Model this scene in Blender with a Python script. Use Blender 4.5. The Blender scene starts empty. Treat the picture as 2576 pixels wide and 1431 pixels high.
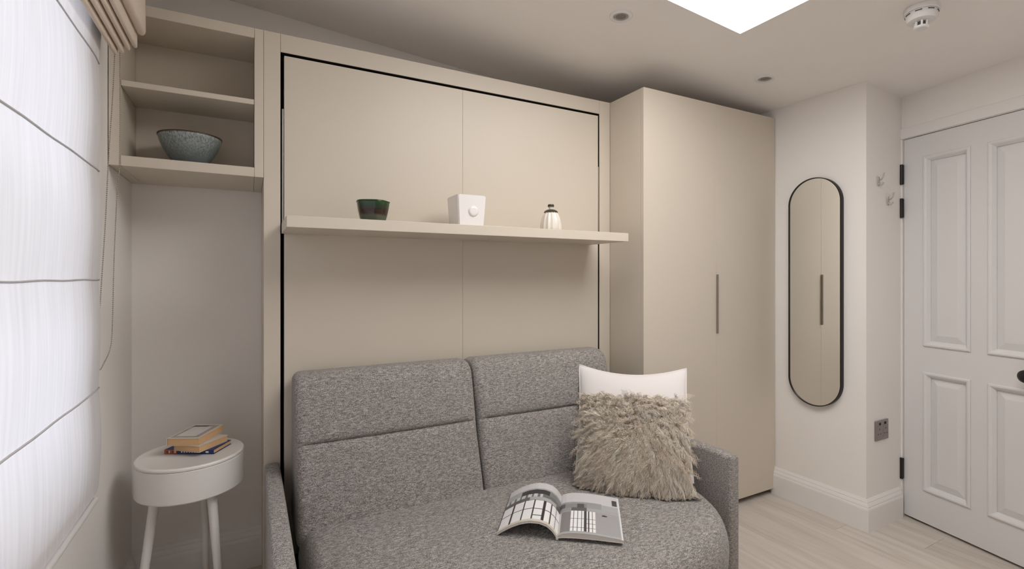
import bpy, bmesh, math, random
import numpy as np
from mathutils import Vector, Matrix

random.seed(7); np.random.seed(7)
SC = bpy.context.scene
COL = SC.collection
PI = math.pi

# ------------------------------------------------------------------ camera
cam_d = bpy.data.cameras.new('camera')
cam = bpy.data.objects.new('camera', cam_d)
COL.objects.link(cam)
cam.location = (0, 0, 1.24)
cam.rotation_euler = (PI / 2, 0, -0.4907)
cam_d.sensor_width = 36.0
cam_d.lens = 36.0 * 1236.3 / 2576.0
cam_d.shift_y = -21.5 / 2576.0
cam_d.clip_start = 0.02
SC.camera = cam

# ------------------------------------------------------------------ world: even overcast sky
world = bpy.data.worlds.new('world')
SC.world = world
world.use_nodes = True
wb = world.node_tree.nodes['Background']
wb.inputs[0].default_value = (0.89, 0.94, 1.12, 1)
wb.inputs[1].default_value = 9.9

SC.view_settings.view_transform = 'Standard'
SC.view_settings.look = 'None'
SC.view_settings.gamma = 1.0
SC.view_settings.use_curve_mapping = False
SC.view_settings.exposure = 0.17
SC.cycles.max_bounces = 7
SC.cycles.diffuse_bounces = 5
SC.cycles.glossy_bounces = 3
SC.cycles.transmission_bounces = 3
SC.cycles.transparent_max_bounces = 6
SC.cycles.sample_clamp_indirect = 8.0
SC.cycles.caustics_reflective = False

# ------------------------------------------------------------------ room measures (metres)
XL = -0.404           # left wall face
YB = 2.385            # back wall face
XM = 2.6497           # mirror wall face
YR = 1.2978           # short return wall face
YN = -1.7             # wall behind the viewpoint
YF = 2.0139           # front of bed frame and open cabinet
YW = 1.7674           # front of wardrobe
YS = 1.7233           # front of the bed shelf
HT = 2.14             # top of the furniture
DOOR_P = (2.986, 1.286)
DOOR_A = math.atan2(-0.9754, -0.2205)
SKY = (0.72, 1.814, 0.02, 1.366)      # roof light opening x0 x1 y0 y1
WIN = (-1.35, 1.65, 0.70, 2.02)       # window opening y0 y1 z0 z1

SKY_GLOW = 5.75                        # daylight coming through the opal roof light

def ceil_z(x, y=0):
    return 2.19 + 0.077 * (2.65 - x)

def portal(name, loc, rot, sx, sy):
    l = bpy.data.lights.new(name, 'AREA')
    l.shape = 'RECTANGLE'; l.size = sx; l.size_y = sy
    l.cycles.is_portal = True
    o = bpy.data.objects.new(name, l); COL.objects.link(o)
    o.location = loc; o.rotation_euler = rot
    return o
portal('window_portal', (XL - 0.20, (WIN[0] + WIN[1]) / 2, (WIN[2] + WIN[3]) / 2), (0, -PI / 2, 0), WIN[3] - WIN[2], WIN[1] - WIN[0])

# ------------------------------------------------------------------ helpers
def link_mesh(name, verts, faces, mat, parent=None, smooth=False, world_co=True):
    me = bpy.data.meshes.new(name)
    me.from_pydata([tuple(v) for v in verts], [], [tuple(f) for f in faces])
    me.update()
    return finish(name, me, mat, parent, smooth, world_co)

def root_loc(p):
    v = Vector((0, 0, 0))
    while p is not None:
        v += Vector(p.location); p = p.parent
    return v

def finish(name, me, mat, parent, smooth=False, world_co=True):
    if isinstance(mat, (list, tuple)):
        for m in mat: me.materials.append(m)
    elif mat is not None:
        me.materials.append(mat)
    if smooth:
        me.polygons.foreach_set('use_smooth', [True] * len(me.polygons))
    o = bpy.data.objects.new(name, me)
    COL.objects.link(o)
    if parent is not None:
        if world_co:
            me.transform(Matrix.Translation(-root_loc(parent)))
        o.parent = parent
    return o

def obj(name, bm, mat, parent=None, smooth=False, world_co=True, auto=None):
    me = bpy.data.meshes.new(name)
    bmesh.ops.recalc_face_normals(bm, faces=bm.faces[:])
    bm.to_mesh(me); bm.free()
    o = finish(name, me, mat, parent, smooth or auto is not None, world_co)
    if auto is not None:
        me.set_sharp_from_angle(angle=math.radians(auto))
    return o

def tag(o, label=None, cat=None, group=None, kind=None):
    if label: o['label'] = label
    if cat: o['category'] = cat
    if group: o['group'] = group
    if kind: o['kind'] = kind
    return o

def thing(name, label, cat, loc=(0, 0, 0), rot=(0, 0, 0), group=None, kind=None):
    o = bpy.data.objects.new(name, None)
    COL.objects.link(o)
    o.empty_display_size = 0.05
    o.location = loc; o.rotation_euler = rot
    return tag(o, label, cat, group, kind)

def add_box(bm, x0, x1, y0, y1, z0, z1, bev=0.0, seg=2):
    r = bmesh.ops.create_cube(bm, size=1.0)
    vs = r['verts']
    for v in vs:
        v.co = Vector((x0 + (v.co.x + .5) * (x1 - x0), y0 + (v.co.y + .5) * (y1 - y0), z0 + (v.co.z + .5) * (z1 - z0)))
    if bev > 0:
        es = list({e for v in vs for e in v.link_edges})
        bmesh.ops.bevel(bm, geom=es, offset=bev, segments=seg, affect='EDGES', profile=0.5)
    return bm

def box(name, mat, parent, x0, x1, y0, y1, z0, z1, bev=0.0015, seg=2, world_co=True):
    bm = bmesh.new()
    add_box(bm, x0, x1, y0, y1, z0, z1, bev, seg)
    return obj(name, bm, mat, parent, world_co=world_co, auto=40 if bev > 0.004 else None)

def lathe(prof, n=48, mod=None, c=(0, 0, 0)):
    """prof: list of (r, z); closed poles where r == 0"""
    bm = bmesh.new()
    rings = []
    for k, (r, z) in enumerate(prof):
        if r < 1e-6:
            rings.append([bm.verts.new((c[0], c[1], c[2] + z))])
        else:
            row = []
            for i in range(n):
                a = 2 * PI * i / n
                rr = r * (mod(a, z) if mod else 1)
                row.append(bm.verts.new((c[0] + rr * math.cos(a), c[1] + rr * math.sin(a), c[2] + z)))
            rings.append(row)
    for a, b in zip(rings[:-1], rings[1:]):
        if len(a) == 1 and len(b) == 1: continue
        for i in range(n):
            j = (i + 1) % n
            if len(a) == 1: bm.faces.new((a[0], b[i], b[j]))
            elif len(b) == 1: bm.faces.new((a[i], b[0], a[j]))
            else: bm.faces.new((a[i], b[i], b[j], a[j]))
    return bm

def add_tube(bm, pts, r, n=8, cap=True):
    pts = [Vector(p) for p in pts]
    rr = r if isinstance(r, (list, tuple)) else [r] * len(pts)
    rows = []
    up = None
    for i, p in enumerate(pts):
        t = (pts[min(i + 1, len(pts) - 1)] - pts[max(i - 1, 0)]).normalized()
        if up is None:
            up = Vector((0, 0, 1)) if abs(t.z) < .9 else Vector((1, 0, 0))
        a = t.cross(up).normalized(); b = a.cross(t).normalized(); up = b
        rows.append([bm.verts.new(p + a * rr[i] * math.cos(2 * PI * k / n) + b * rr[i] * math.sin(2 * PI * k / n)) for k in range(n)])
    for A, B in zip(rows[:-1], rows[1:]):
        for k in range(n):
            bm.faces.new((A[k], A[(k + 1) % n], B[(k + 1) % n], B[k]))
    if cap:
        bm.faces.new(rows[0][::-1]); bm.faces.new(rows[-1])
    return bm

def extrude_profile(prof, p0, p1, nrm, m0=0.0, m1=0.0):
    """prof (off, z) swept from p0 to p1 (xy); off along nrm; m0/m1 mitre shifts per unit off"""
    bm = bmesh.new()
    d = Vector((p1[0] - p0[0], p1[1] - p0[1], 0)).normalized()
    n = Vector((nrm[0], nrm[1], 0))
    A = [bm.verts.new(Vector((p0[0], p0[1], z)) + n * o - d * (m0 * o)) for o, z in prof]
    B = [bm.verts.new(Vector((p1[0], p1[1], z)) + n * o + d * (m1 * o)) for o, z in prof]
    k = len(prof)
    for i in range(k):
        j = (i + 1) % k
        bm.faces.new((A[i], A[j], B[j], B[i]))
    bm.faces.new(A); bm.faces.new(B[::-1])
    return bm

# ------------------------------------------------------------------ materials
def mat(name, col, rough=0.5, spec=0.5, metal=0.0, noise=None, bump=None, coat=0.0):
    m = bpy.data.materials.new(name); m.use_nodes = True
    nt = m.node_tree; b = nt.nodes['Principled BSDF']
    b.inputs['Base Color'].default_value = (*col, 1)
    b.inputs['Roughness'].default_value = rough
    b.inputs['Specular IOR Level'].default_value = spec
    b.inputs['Metallic'].default_value = metal
    b.inputs['Coat Weight'].default_value = coat
    tc = None
    if noise or bump:
        tc = nt.nodes.new('ShaderNodeTexCoord')
    if noise:                       # (scale, amount)
        n = nt.nodes.new('ShaderNodeTexNoise'); n.inputs['Scale'].default_value = noise[0]; n.inputs['Detail'].default_value = 4
        nt.links.new(tc.outputs['Object'], n.inputs['Vector'])
        mx = nt.nodes.new('ShaderNodeMix'); mx.data_type = 'RGBA'
        mx.inputs[6].default_value = (*[c * (1 - noise[1]) for c in col], 1)
        mx.inputs[7].default_value = (*[min(1, c * (1 + noise[1])) for c in col], 1)
        nt.links.new(n.outputs['Fac'], mx.inputs[0]); nt.links.new(mx.outputs[2], b.inputs['Base Color'])
    if bump:                        # (scale, strength, distance)
        n = nt.nodes.new('ShaderNodeTexNoise'); n.inputs['Scale'].default_value = bump[0]; n.inputs['Detail'].default_value = 3
        nt.links.new(tc.outputs['Object'], n.inputs['Vector'])
        bp = nt.nodes.new('ShaderNodeBump'); bp.inputs['Strength'].default_value = bump[1]; bp.inputs['Distance'].default_value = bump[2]
        nt.links.new(n.outputs['Fac'], bp.inputs['Height']); nt.links.new(bp.outputs[0], b.inputs['Normal'])
    return m

M = {}
M['wall'] = mat('wall_paint', (.875, .84, .805), .65, .3, noise=(2.0, .02))
M['ceiling'] = mat('ceiling_paint', (.895, .86, .83), .7, .25, noise=(1.5, .02))
M['trim'] = mat('trim_paint', (.83, .805, .785), .4, .4)
M['door'] = mat('door_paint', (.72, .70, .69), .42, .4, noise=(3, .015))
M['cab'] = mat('beige_lacquer', (.635, .568, .478), .42, .35, noise=(4, .012))
M['cab_in'] = M['cab']
M['dark'] = mat('dark_carcass', (.012, .010, .008), .7, .2)
M['steel'] = mat('brushed_steel', (.42, .40, .37), .35, metal=1.0, noise=(60, .1))
M['black'] = mat('black_metal', (.012, .010, .010), .4, .4)
M['mirror'] = mat('mirror_glass', (.90, .90, .88), .015, metal=1.0)
M['white'] = mat('white_lacquer', (.80, .77, .74), .35, .4, noise=(5, .01))
M['ceramic'] = mat('white_glaze', (.82, .79, .78), .12, .5, coat=.3)
M['plastic'] = mat('white_plastic', (.80, .785, .77), .4, .4)
M['slot'] = mat('grey_slot', (.10, .095, .09), .6)
M['lens'] = mat('lamp_lens', (.24, .22, .205), .5, .3)
M['socket'] = mat('socket_plate', (.30, .26, .255), .35, metal=.6)
M['pages'] = mat('page_block', (.60, .40, .24), .8, .1, noise=(180, .15))
M['linen'] = mat('white_linen', (.78, .735, .72), .85, .1, noise=(260, .04), bump=(900, .25, .0006))
M['chain'] = mat('chain_bead', (.36, .32, .28), .4, .4)
M['roman'] = mat('beige_blind_cloth', (.72, .62, .52), .8, .15, noise=(140, .05), bump=(500, .2, .0006))

def fabric_material():
    m = bpy.data.materials.new('grey_melange_weave'); m.use_nodes = True
    nt = m.node_tree; b = nt.nodes['Principled BSDF']
    tc = nt.nodes.new('ShaderNodeTexCoord')
    def noise(scale, vec, det=2, rough=.6):
        mp = nt.nodes.new('ShaderNodeMapping'); mp.inputs['Scale'].default_value = vec
        n = nt.nodes.new('ShaderNodeTexNoise'); n.inputs['Scale'].default_value = scale
        n.inputs['Detail'].default_value = det; n.inputs['Roughness'].default_value = rough
        nt.links.new(tc.outputs['Object'], mp.inputs[0]); nt.links.new(mp.outputs[0], n.inputs['Vector'])
        return n
    a = noise(420, (1, 1, 1.2), 2)
    c = noise(190, (.35, .8, 1.5), 3)
    mx = nt.nodes.new('ShaderNodeMath'); mx.operation = 'MULTIPLY_ADD'
    mx.inputs[1].default_value = .62
    sc = nt.nodes.new('ShaderNodeMath'); sc.operation = 'MULTIPLY'; sc.inputs[1].default_value = .38
    nt.links.new(c.outputs['Fac'], sc.inputs[0])
    nt.links.new(a.outputs['Fac'], mx.inputs[0]); nt.links.new(sc.outputs[0], mx.inputs[2])
    r = nt.nodes.new('ShaderNodeValToRGB')
    r.color_ramp.elements[0].position = .36; r.color_ramp.elements[0].color = (.075, .070, .067, 1)
    r.color_ramp.elements[1].position = .66; r.color_ramp.elements[1].color = (.60, .555, .515, 1)
    e = r.color_ramp.elements.new(.50); e.color = (.255, .236, .22, 1)
    nt.links.new(mx.outputs[0], r.inputs[0]); nt.links.new(r.outputs[0], b.inputs['Base Color'])
    bp = nt.nodes.new('ShaderNodeBump'); bp.inputs['Strength'].default_value = .5; bp.inputs['Distance'].default_value = .0012
    nt.links.new(mx.outputs[0], bp.inputs['Height']); nt.links.new(bp.outputs[0], b.inputs['Normal'])
    b.inputs['Roughness'].default_value = .9; b.inputs['Specular IOR Level'].default_value = .12
    b.inputs['Sheen Weight'].default_value = .15
    return m
M['sofa'] = fabric_material()

def plank_material():
    m = bpy.data.materials.new('pale_oak'); m.use_nodes = True
    nt = m.node_tree; b = nt.nodes['Principled BSDF']
    tc = nt.nodes.new('ShaderNodeTexCoord'); oi = nt.nodes.new('ShaderNodeObjectInfo')
    ad = nt.nodes.new('ShaderNodeVectorMath'); ad.operation = 'ADD'
    cb = nt.nodes.new('ShaderNodeVectorMath'); cb.operation = 'SCALE'; cb.inputs['Scale'].default_value = 7.0
    nt.links.new(oi.outputs['Random'], cb.inputs[0])
    nt.links.new(tc.outputs['Object'], ad.inputs[0]); nt.links.new(cb.outputs[0], ad.inputs[1])
    mp = nt.nodes.new('ShaderNodeMapping'); mp.inputs['Scale'].default_value = (26, 1.8, 1)
    nt.links.new(ad.outputs[0], mp.inputs[0])
    n = nt.nodes.new('ShaderNodeTexNoise'); n.inputs['Scale'].default_value = 1.0; n.inputs['Detail'].default_value = 5; n.inputs['Distortion'].default_value = .6
    nt.links.new(mp.outputs[0], n.inputs['Vector'])
    r = nt.nodes.new('ShaderNodeValToRGB')
    r.color_ramp.elements[0].position = .3; r.color_ramp.elements[0].color = (.52, .462, .405, 1)
    r.color_ramp.elements[1].position = .62; r.color_ramp.elements[1].color = (.63, .572, .515, 1)
    nt.links.new(n.outputs['Fac'], r.inputs[0])
    hs = nt.nodes.new('ShaderNodeHueSaturation')
    ma = nt.nodes.new('ShaderNodeMath'); ma.operation = 'MULTIPLY_ADD'; ma.inputs[1].default_value = .07; ma.inputs[2].default_value = .965
    nt.links.new(oi.outputs['Random'], ma.inputs[0]); nt.links.new(ma.outputs[0], hs.inputs['Value'])
    nt.links.new(r.outputs[0], hs.inputs['Color']); nt.links.new(hs.outputs[0], b.inputs['Base Color'])
    b.inputs['Roughness'].default_value = .45; b.inputs['Specular IOR Level'].default_value = .35
    return m
M['plank'] = plank_material()

def sheer_material(c0=(.745, .725, .73), c1=(.82, .80, .81), nm='sheer_linen'):
    m = bpy.data.materials.new(nm); m.use_nodes = True
    nt = m.node_tree; nt.nodes.clear()
    out = nt.nodes.new('ShaderNodeOutputMaterial')
    tc = nt.nodes.new('ShaderNodeTexCoord')
    mp = nt.nodes.new('ShaderNodeMapping'); mp.inputs['Scale'].default_value = (1, 70, 3)
    nt.links.new(tc.outputs['Object'], mp.inputs[0])
    n = nt.nodes.new('ShaderNodeTexNoise'); n.inputs['Scale'].default_value = 1; n.inputs['Detail'].default_value = 5
    nt.links.new(mp.outputs[0], n.inputs['Vector'])
    r = nt.nodes.new('ShaderNodeValToRGB')
    r.color_ramp.elements[0].position = .3; r.color_ramp.elements[0].color = (*c0, 1)
    r.color_ramp.elements[1].position = .7; r.color_ramp.elements[1].color = (*c1, 1)
    nt.links.new(n.outputs['Fac'], r.inputs[0])
    d = nt.nodes.new('ShaderNodeBsdfDiffuse'); t = nt.nodes.new('ShaderNodeBsdfTranslucent')
    nt.links.new(r.outputs[0], d.inputs[0]); nt.links.new(r.outputs[0], t.inputs[0])
    mx = nt.nodes.new('ShaderNodeMixShader'); mx.inputs[0].default_value = TRANSMIT
    nt.links.new(d.outputs[0], mx.inputs[1]); nt.links.new(t.outputs[0], mx.inputs[2])
    nt.links.new(mx.outputs[0], out.inputs[0])
    return m
TRANSMIT = 0.136
M['sheer'] = sheer_material()

def pane_material():
    m = bpy.data.materials.new('window_glass'); m.use_nodes = True
    nt = m.node_tree; nt.nodes.clear()
    out = nt.nodes.new('ShaderNodeOutputMaterial')
    t = nt.nodes.new('ShaderNodeBsdfTransparent'); t.inputs[0].default_value = (.93, .95, .94, 1)
    g = nt.nodes.new('ShaderNodeBsdfGlossy'); g.inputs['Roughness'].default_value = .02
    f = nt.nodes.new('ShaderNodeFresnel'); f.inputs[0].default_value = 1.45
    mx = nt.nodes.new('ShaderNodeMixShader')
    nt.links.new(f.outputs[0], mx.inputs[0]); nt.links.new(t.outputs[0], mx.inputs[1]); nt.links.new(g.outputs[0], mx.inputs[2])
    nt.links.new(mx.outputs[0], out.inputs[0])
    return m
M['pane'] = pane_material()

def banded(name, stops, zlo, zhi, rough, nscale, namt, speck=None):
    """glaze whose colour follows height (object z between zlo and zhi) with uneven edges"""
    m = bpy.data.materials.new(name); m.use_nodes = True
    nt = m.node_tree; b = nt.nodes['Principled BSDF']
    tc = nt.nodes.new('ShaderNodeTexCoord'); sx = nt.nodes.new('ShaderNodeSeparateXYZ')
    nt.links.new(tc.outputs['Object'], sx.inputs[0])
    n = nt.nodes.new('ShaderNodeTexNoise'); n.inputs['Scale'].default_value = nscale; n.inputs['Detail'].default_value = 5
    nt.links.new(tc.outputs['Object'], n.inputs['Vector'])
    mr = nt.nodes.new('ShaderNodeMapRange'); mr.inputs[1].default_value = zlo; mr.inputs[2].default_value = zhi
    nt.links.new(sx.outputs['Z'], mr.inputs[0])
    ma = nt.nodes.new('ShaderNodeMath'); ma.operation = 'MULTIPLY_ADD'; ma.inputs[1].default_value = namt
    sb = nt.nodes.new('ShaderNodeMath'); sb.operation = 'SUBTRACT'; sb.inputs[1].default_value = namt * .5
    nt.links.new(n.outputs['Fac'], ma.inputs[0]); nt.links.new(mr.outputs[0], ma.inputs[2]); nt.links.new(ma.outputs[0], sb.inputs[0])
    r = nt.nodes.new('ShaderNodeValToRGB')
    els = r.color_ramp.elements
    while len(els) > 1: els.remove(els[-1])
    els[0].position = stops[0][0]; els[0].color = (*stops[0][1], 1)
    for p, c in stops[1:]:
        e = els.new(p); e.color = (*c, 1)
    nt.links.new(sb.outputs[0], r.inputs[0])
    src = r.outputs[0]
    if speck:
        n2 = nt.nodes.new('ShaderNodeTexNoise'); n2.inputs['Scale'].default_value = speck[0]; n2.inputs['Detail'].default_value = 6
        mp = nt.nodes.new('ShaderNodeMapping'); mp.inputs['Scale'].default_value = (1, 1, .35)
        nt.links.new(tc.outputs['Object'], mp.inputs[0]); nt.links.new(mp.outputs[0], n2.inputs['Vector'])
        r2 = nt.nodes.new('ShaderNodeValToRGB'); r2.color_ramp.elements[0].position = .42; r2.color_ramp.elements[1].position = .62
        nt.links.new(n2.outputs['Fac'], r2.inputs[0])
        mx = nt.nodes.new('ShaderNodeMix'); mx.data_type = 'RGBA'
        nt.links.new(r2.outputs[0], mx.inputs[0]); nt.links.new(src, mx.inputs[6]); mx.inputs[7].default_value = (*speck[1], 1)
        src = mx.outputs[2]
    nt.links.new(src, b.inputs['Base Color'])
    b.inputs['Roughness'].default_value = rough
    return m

def attr_material(name, rough=.5, spec=.3):
    m = bpy.data.materials.new(name); m.use_nodes = True
    nt = m.node_tree; b = nt.nodes['Principled BSDF']
    a = nt.nodes.new('ShaderNodeAttribute'); a.attribute_name = 'tint'
    nt.links.new(a.outputs['Color'], b.inputs['Base Color'])
    b.inputs['Roughness'].default_value = rough; b.inputs['Specular IOR Level'].default_value = spec
    return m
M['print'] = attr_material('printed_page', .35, .4)
M['fur'] = attr_material('fur_strand', .75, .15)

def set_tint(me, cols):
    at = me.color_attributes.new('tint', 'FLOAT_COLOR', 'POINT')
    arr = np.ones((len(me.vertices), 4), dtype=np.float32); arr[:, :3] = cols
    at.data.foreach_set('color', arr.ravel())

# ================================================================== THE ROOM
def struct(o):
    o['kind'] = 'structure'
    return o

# --- floor: slab with pale planks running away from the viewer
fl = struct(box('floor', M['dark'], None, -0.7, 3.3, -1.95, 2.65, -0.08, -0.004, 0))
tag(fl, 'pale oak plank floor running towards the fitted furniture', 'floor')
PW, PL = 0.185, 1.22
plank_me = None
ix = 0
x = XL - 0.03
while x < 3.05:
    y = YN - 0.02 - random.random() * 0.9
    while y < YB + 0.02:
        y0, y1 = max(y, YN - 0.02), min(y + PL, YB + 0.02)
        if y1 - y0 > 0.03:
            full = abs((y1 - y0) - PL) < 1e-6
            if full and plank_me is not None:
                o = bpy.data.objects.new('plank', plank_me); COL.objects.link(o); o.parent = fl
            else:
                bm = bmesh.new(); w, l = PW - .0007, (y1 - y0) - .0007
                add_box(bm, -w / 2, w / 2, -l / 2, l / 2, -.012, 0, .0008, 1)
                o = obj('plank', bm, M['plank'], fl, world_co=False)
                if full: plank_me = o.data
            o.location = (x + PW / 2, (y0 + y1) / 2, 0)
        y += PL
    x += PW

# --- walls
def wall(name, label, *b):
    return tag(struct(box(name, M['wall'], None, *b, 0)), label, 'wall')
wall('wall_back', 'off-white wall behind the fitted bed and open cabinet', -0.7, 3.2, YB, YB + .2, -.02, 2.75)
wall('wall_right', 'off-white projecting wall that carries the pill-shaped mirror', XM, 3.3, YR, YB, -.02, 2.6)
wall('wall_near', 'plain off-white wall behind the viewpoint', -0.7, 3.2, YN - .2, YN, -.02, 2.75)

def ring_wall(name, label, x0, x1, ya, yb, za, zb, oy0, oy1, oz0, oz1):
    bm = bmesh.new()
    add_box(bm, x0, x1, ya, oy0, za, zb); add_box(bm, x0, x1, oy1, yb, za, zb)
    add_box(bm, x0, x1, oy0, oy1, za, oz0); add_box(bm, x0, x1, oy0, oy1, oz1, zb)
    return tag(struct(obj(name, bm, M['wall'])), label, 'wall')
ring_wall('wall_left', 'off-white window wall beside the sheer blind', XL - .24, XL, YN - .2, YB + .2, -.02, 2.75, *WIN)

# door wall, turned a little towards the room; local x runs along it, room is at local -y
def door_local(name, label, cat):
    return thing(name, label, cat, (DOOR_P[0], DOOR_P[1], 0), (0, 0, DOOR_A))
DW, DH = 0.66, 1.941
wd = door_local('wall_door', 'off-white wall around the panelled door', 'wall'); struct(wd)
bm = bmesh.new()
add_box(bm, -.3, 3.3, .05, .2, -.02, 2.75)
o = obj('wall_core', bm, M['wall'], wd, world_co=False)
bm = bmesh.new()
add_box(bm, -.025, -.004, 0, .05, -.02, 2.7); add_box(bm, DW + .004, 3.3, 0, .05, -.02, 2.7); add_box(bm, -.004, DW + .004, 0, .05, DH + .004, 2.7)
o = obj('wall_face', bm, M['wall'], wd, world_co=False)

# --- ceiling: falls towards the mirror wall, with the roof light opening and its well
def ceil_ring():
    bm = bmesh.new()
    X = [-0.75, SKY[0], SKY[1], 3.4]; Y = [-2.0, SKY[2], SKY[3], 2.7]
    lo, hi = {}, {}
    for i in range(4):
        for j in range(4):
            lo[i, j] = bm.verts.new((X[i], Y[j], ceil_z(X[i]))); hi[i, j] = bm.verts.new((X[i], Y[j], ceil_z(X[i]) + .28))
    for i in range(3):
        for j in range(3):
            if (i, j) == (1, 1): continue
            bm.faces.new((lo[i, j], lo[i, j + 1], lo[i + 1, j + 1], lo[i + 1, j]))
            bm.faces.new((hi[i, j], hi[i + 1, j], hi[i + 1, j + 1], hi[i, j + 1]))
    q = [(1, 1), (2, 1), (2, 2), (1, 2)]
    for a, b in zip(q, q[1:] + q[:1]):
        bm.faces.new((lo[a], lo[b], hi[b], hi[a]))
    return bm
tag(struct(obj('ceiling', ceil_ring(), M['ceiling'])), 'sloping off-white ceiling with a square roof light', 'ceiling')

# roof light: opal diffuser flush with the ceiling
w2 = thing('window_2', 'bright white square opal roof light in the ceiling', 'skylight', ((SKY[0] + SKY[1]) / 2, (SKY[2] + SKY[3]) / 2, ceil_z((SKY[0] + SKY[1]) / 2)), (0, 0.0769, 0), kind='structure')
sw, sh = (SKY[1] - SKY[0]) / 2 / math.cos(.0769), (SKY[3] - SKY[2]) / 2
bm = bmesh.new()
for a in ((-sw - .05, -sw, -sh - .05, sh + .05), (sw, sw + .05, -sh - .05, sh + .05), (-sw, sw, -sh - .05, -sh), (-sw, sw, sh, sh + .05)):
    add_box(bm, *a, .29, .33)
obj('frame', bm, M['trim'], w2, world_co=False)
box('glazing', M['pane'], w2, -sw, sw, -sh, sh, .285, .289, 0, world_co=False)
M['opal'] = mat('opal_diffuser', (.8, .8, .8), .6)
ob = M['opal'].node_tree.nodes['Principled BSDF']
ob.inputs['Emission Color'].default_value = (1.0, .985, .965, 1)
ob.inputs['Emission Strength'].default_value = SKY_GLOW
box('diffuser', M['opal'], w2, -sw, sw, -sh, sh, .004, .010, 0, world_co=False)

# --- sash window behind the blind
w1 = thing('window_1', 'tall sash window glowing behind the sheer blind', 'window', (XL - .17, (WIN[0] + WIN[1]) / 2, WIN[2]), kind='structure')
def wbox(name, m, y0, y1, z0, z1, xo=0, t=.04):
    return box(name, m, w1, XL - .17 - t / 2 + xo, XL - .17 + t / 2 + xo, y0, y1, z0, z1, .002)
wy0, wy1, wz0, wz1 = WIN
wbox('frame', M['trim'], wy0, wy0 + .05, wz0, wz1); wbox('frame', M['trim'], wy1 - .05, wy1, wz0, wz1)
wbox('frame', M['trim'], wy0 + .05, wy1 - .05, wz1 - .05, wz1); wbox('frame', M['trim'], wy0 + .05, wy1 - .05, wz0, wz0 + .06)
wbox('meeting_rail', M['trim'], wy0 + .05, wy1 - .05, 1.265, 1.315, .01, .05)
wbox('mullion', M['trim'], .57, .63, wz0 + .06, 1.265); wbox('mullion', M['trim'], .57, .63, 1.315, wz1 - .05)
for z0, z1 in ((wz0 + .06, 1.265), (1.315, wz1 - .05)):
    for y0, y1 in ((wy0 + .05, .57), (.63, wy1 - .05)):
        wbox('pane', M['pane'], y0, y1, z0, z1, 0, .005)

# --- baseboards
BP = [(0, 0), (.018, 0), (.018, .105), (.0165, .112), (.0145, .116), (.0145, .121), (.012, .128), (.0085, .136), (.008, .141), (.005, .147), (.003, .152), (0, .152)]
tag(struct(obj('baseboard_right', extrude_profile(BP, (XM, YW - .03 + .045), (XM, YR), (-1, 0), 0, 1), M['trim'])), 'moulded white baseboard under the pill-shaped mirror', 'baseboard')
tag(struct(obj('baseboard_return', extrude_profile(BP, (XM, YR), (2.963, YR), (0, -1), 1, 0), M['trim'])), 'short moulded white baseboard under the wall socket', 'baseboard')
tag(struct(obj('baseboard_back', extrude_profile([(o, z * 1.1) for o, z in BP], (XL + .001, YB), (.06, YB), (0, -1)), M['trim'])), 'moulded white baseboard behind the side table', 'baseboard')
tag(struct(obj('baseboard_left', extrude_profile([(o, z * 1.1) for o, z in BP], (XL, YN), (XL, YB - .02), (1, 0)), M['trim'])), 'moulded white baseboard below the window', 'baseboard')

# --- door casing and door
t1 = door_local('trim_1', 'slim white casing around the panelled door', 'trim'); struct(t1)
CAS = 0.033
def casing(name, x0, x1, z0, z1):
    bm = bmesh.new()
    add_box(bm, x0, x1, -.009, 0, z0, z1, .003, 2)
    return obj(name, bm, M['trim'], t1, world_co=False)
casing('jamb_casing', -.0245, -.005, 0, DH + .006); casing('jamb_casing', DW + .005, DW + .065, 0, DH + .006)
casing('head_casing', -.0245, DW + .065, DH + .0065, DH + .06)

d1 = door_local('door_1', 'white four-panel door with black hinges', 'door'); struct(d1)
PANELS = [(.101, .291, .897, 1.83), (.369, .559, .897, 1.83), (.101, .291, .178, .757), (.369, .559, .178, .757)]
def door_leaf():
    xs = sorted({0, DW} | {p[0] for p in PANELS} | {p[1] for p in PANELS})
    zs = sorted({.012, DH} | {p[2] for p in PANELS} | {p[3] for p in PANELS})
    bm = bmesh.new()
    for i in range(len(xs) - 1):
        for j in range(len(zs) - 1):
            c = ((xs[i] + xs[i + 1]) / 2, (zs[j] + zs[j + 1]) / 2)
            ins = any(p[0] < c[0] < p[1] and p[2] < c[1] < p[3] for p in PANELS)
            add_box(bm, xs[i], xs[i + 1], .014 if ins else 0, .044, zs[j], zs[j + 1])
    bmesh.ops.remove_doubles(bm, verts=bm.verts[:], dist=1e-5)
    return bm
obj('leaf', door_leaf(), M['door'], d1, world_co=False)
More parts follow.
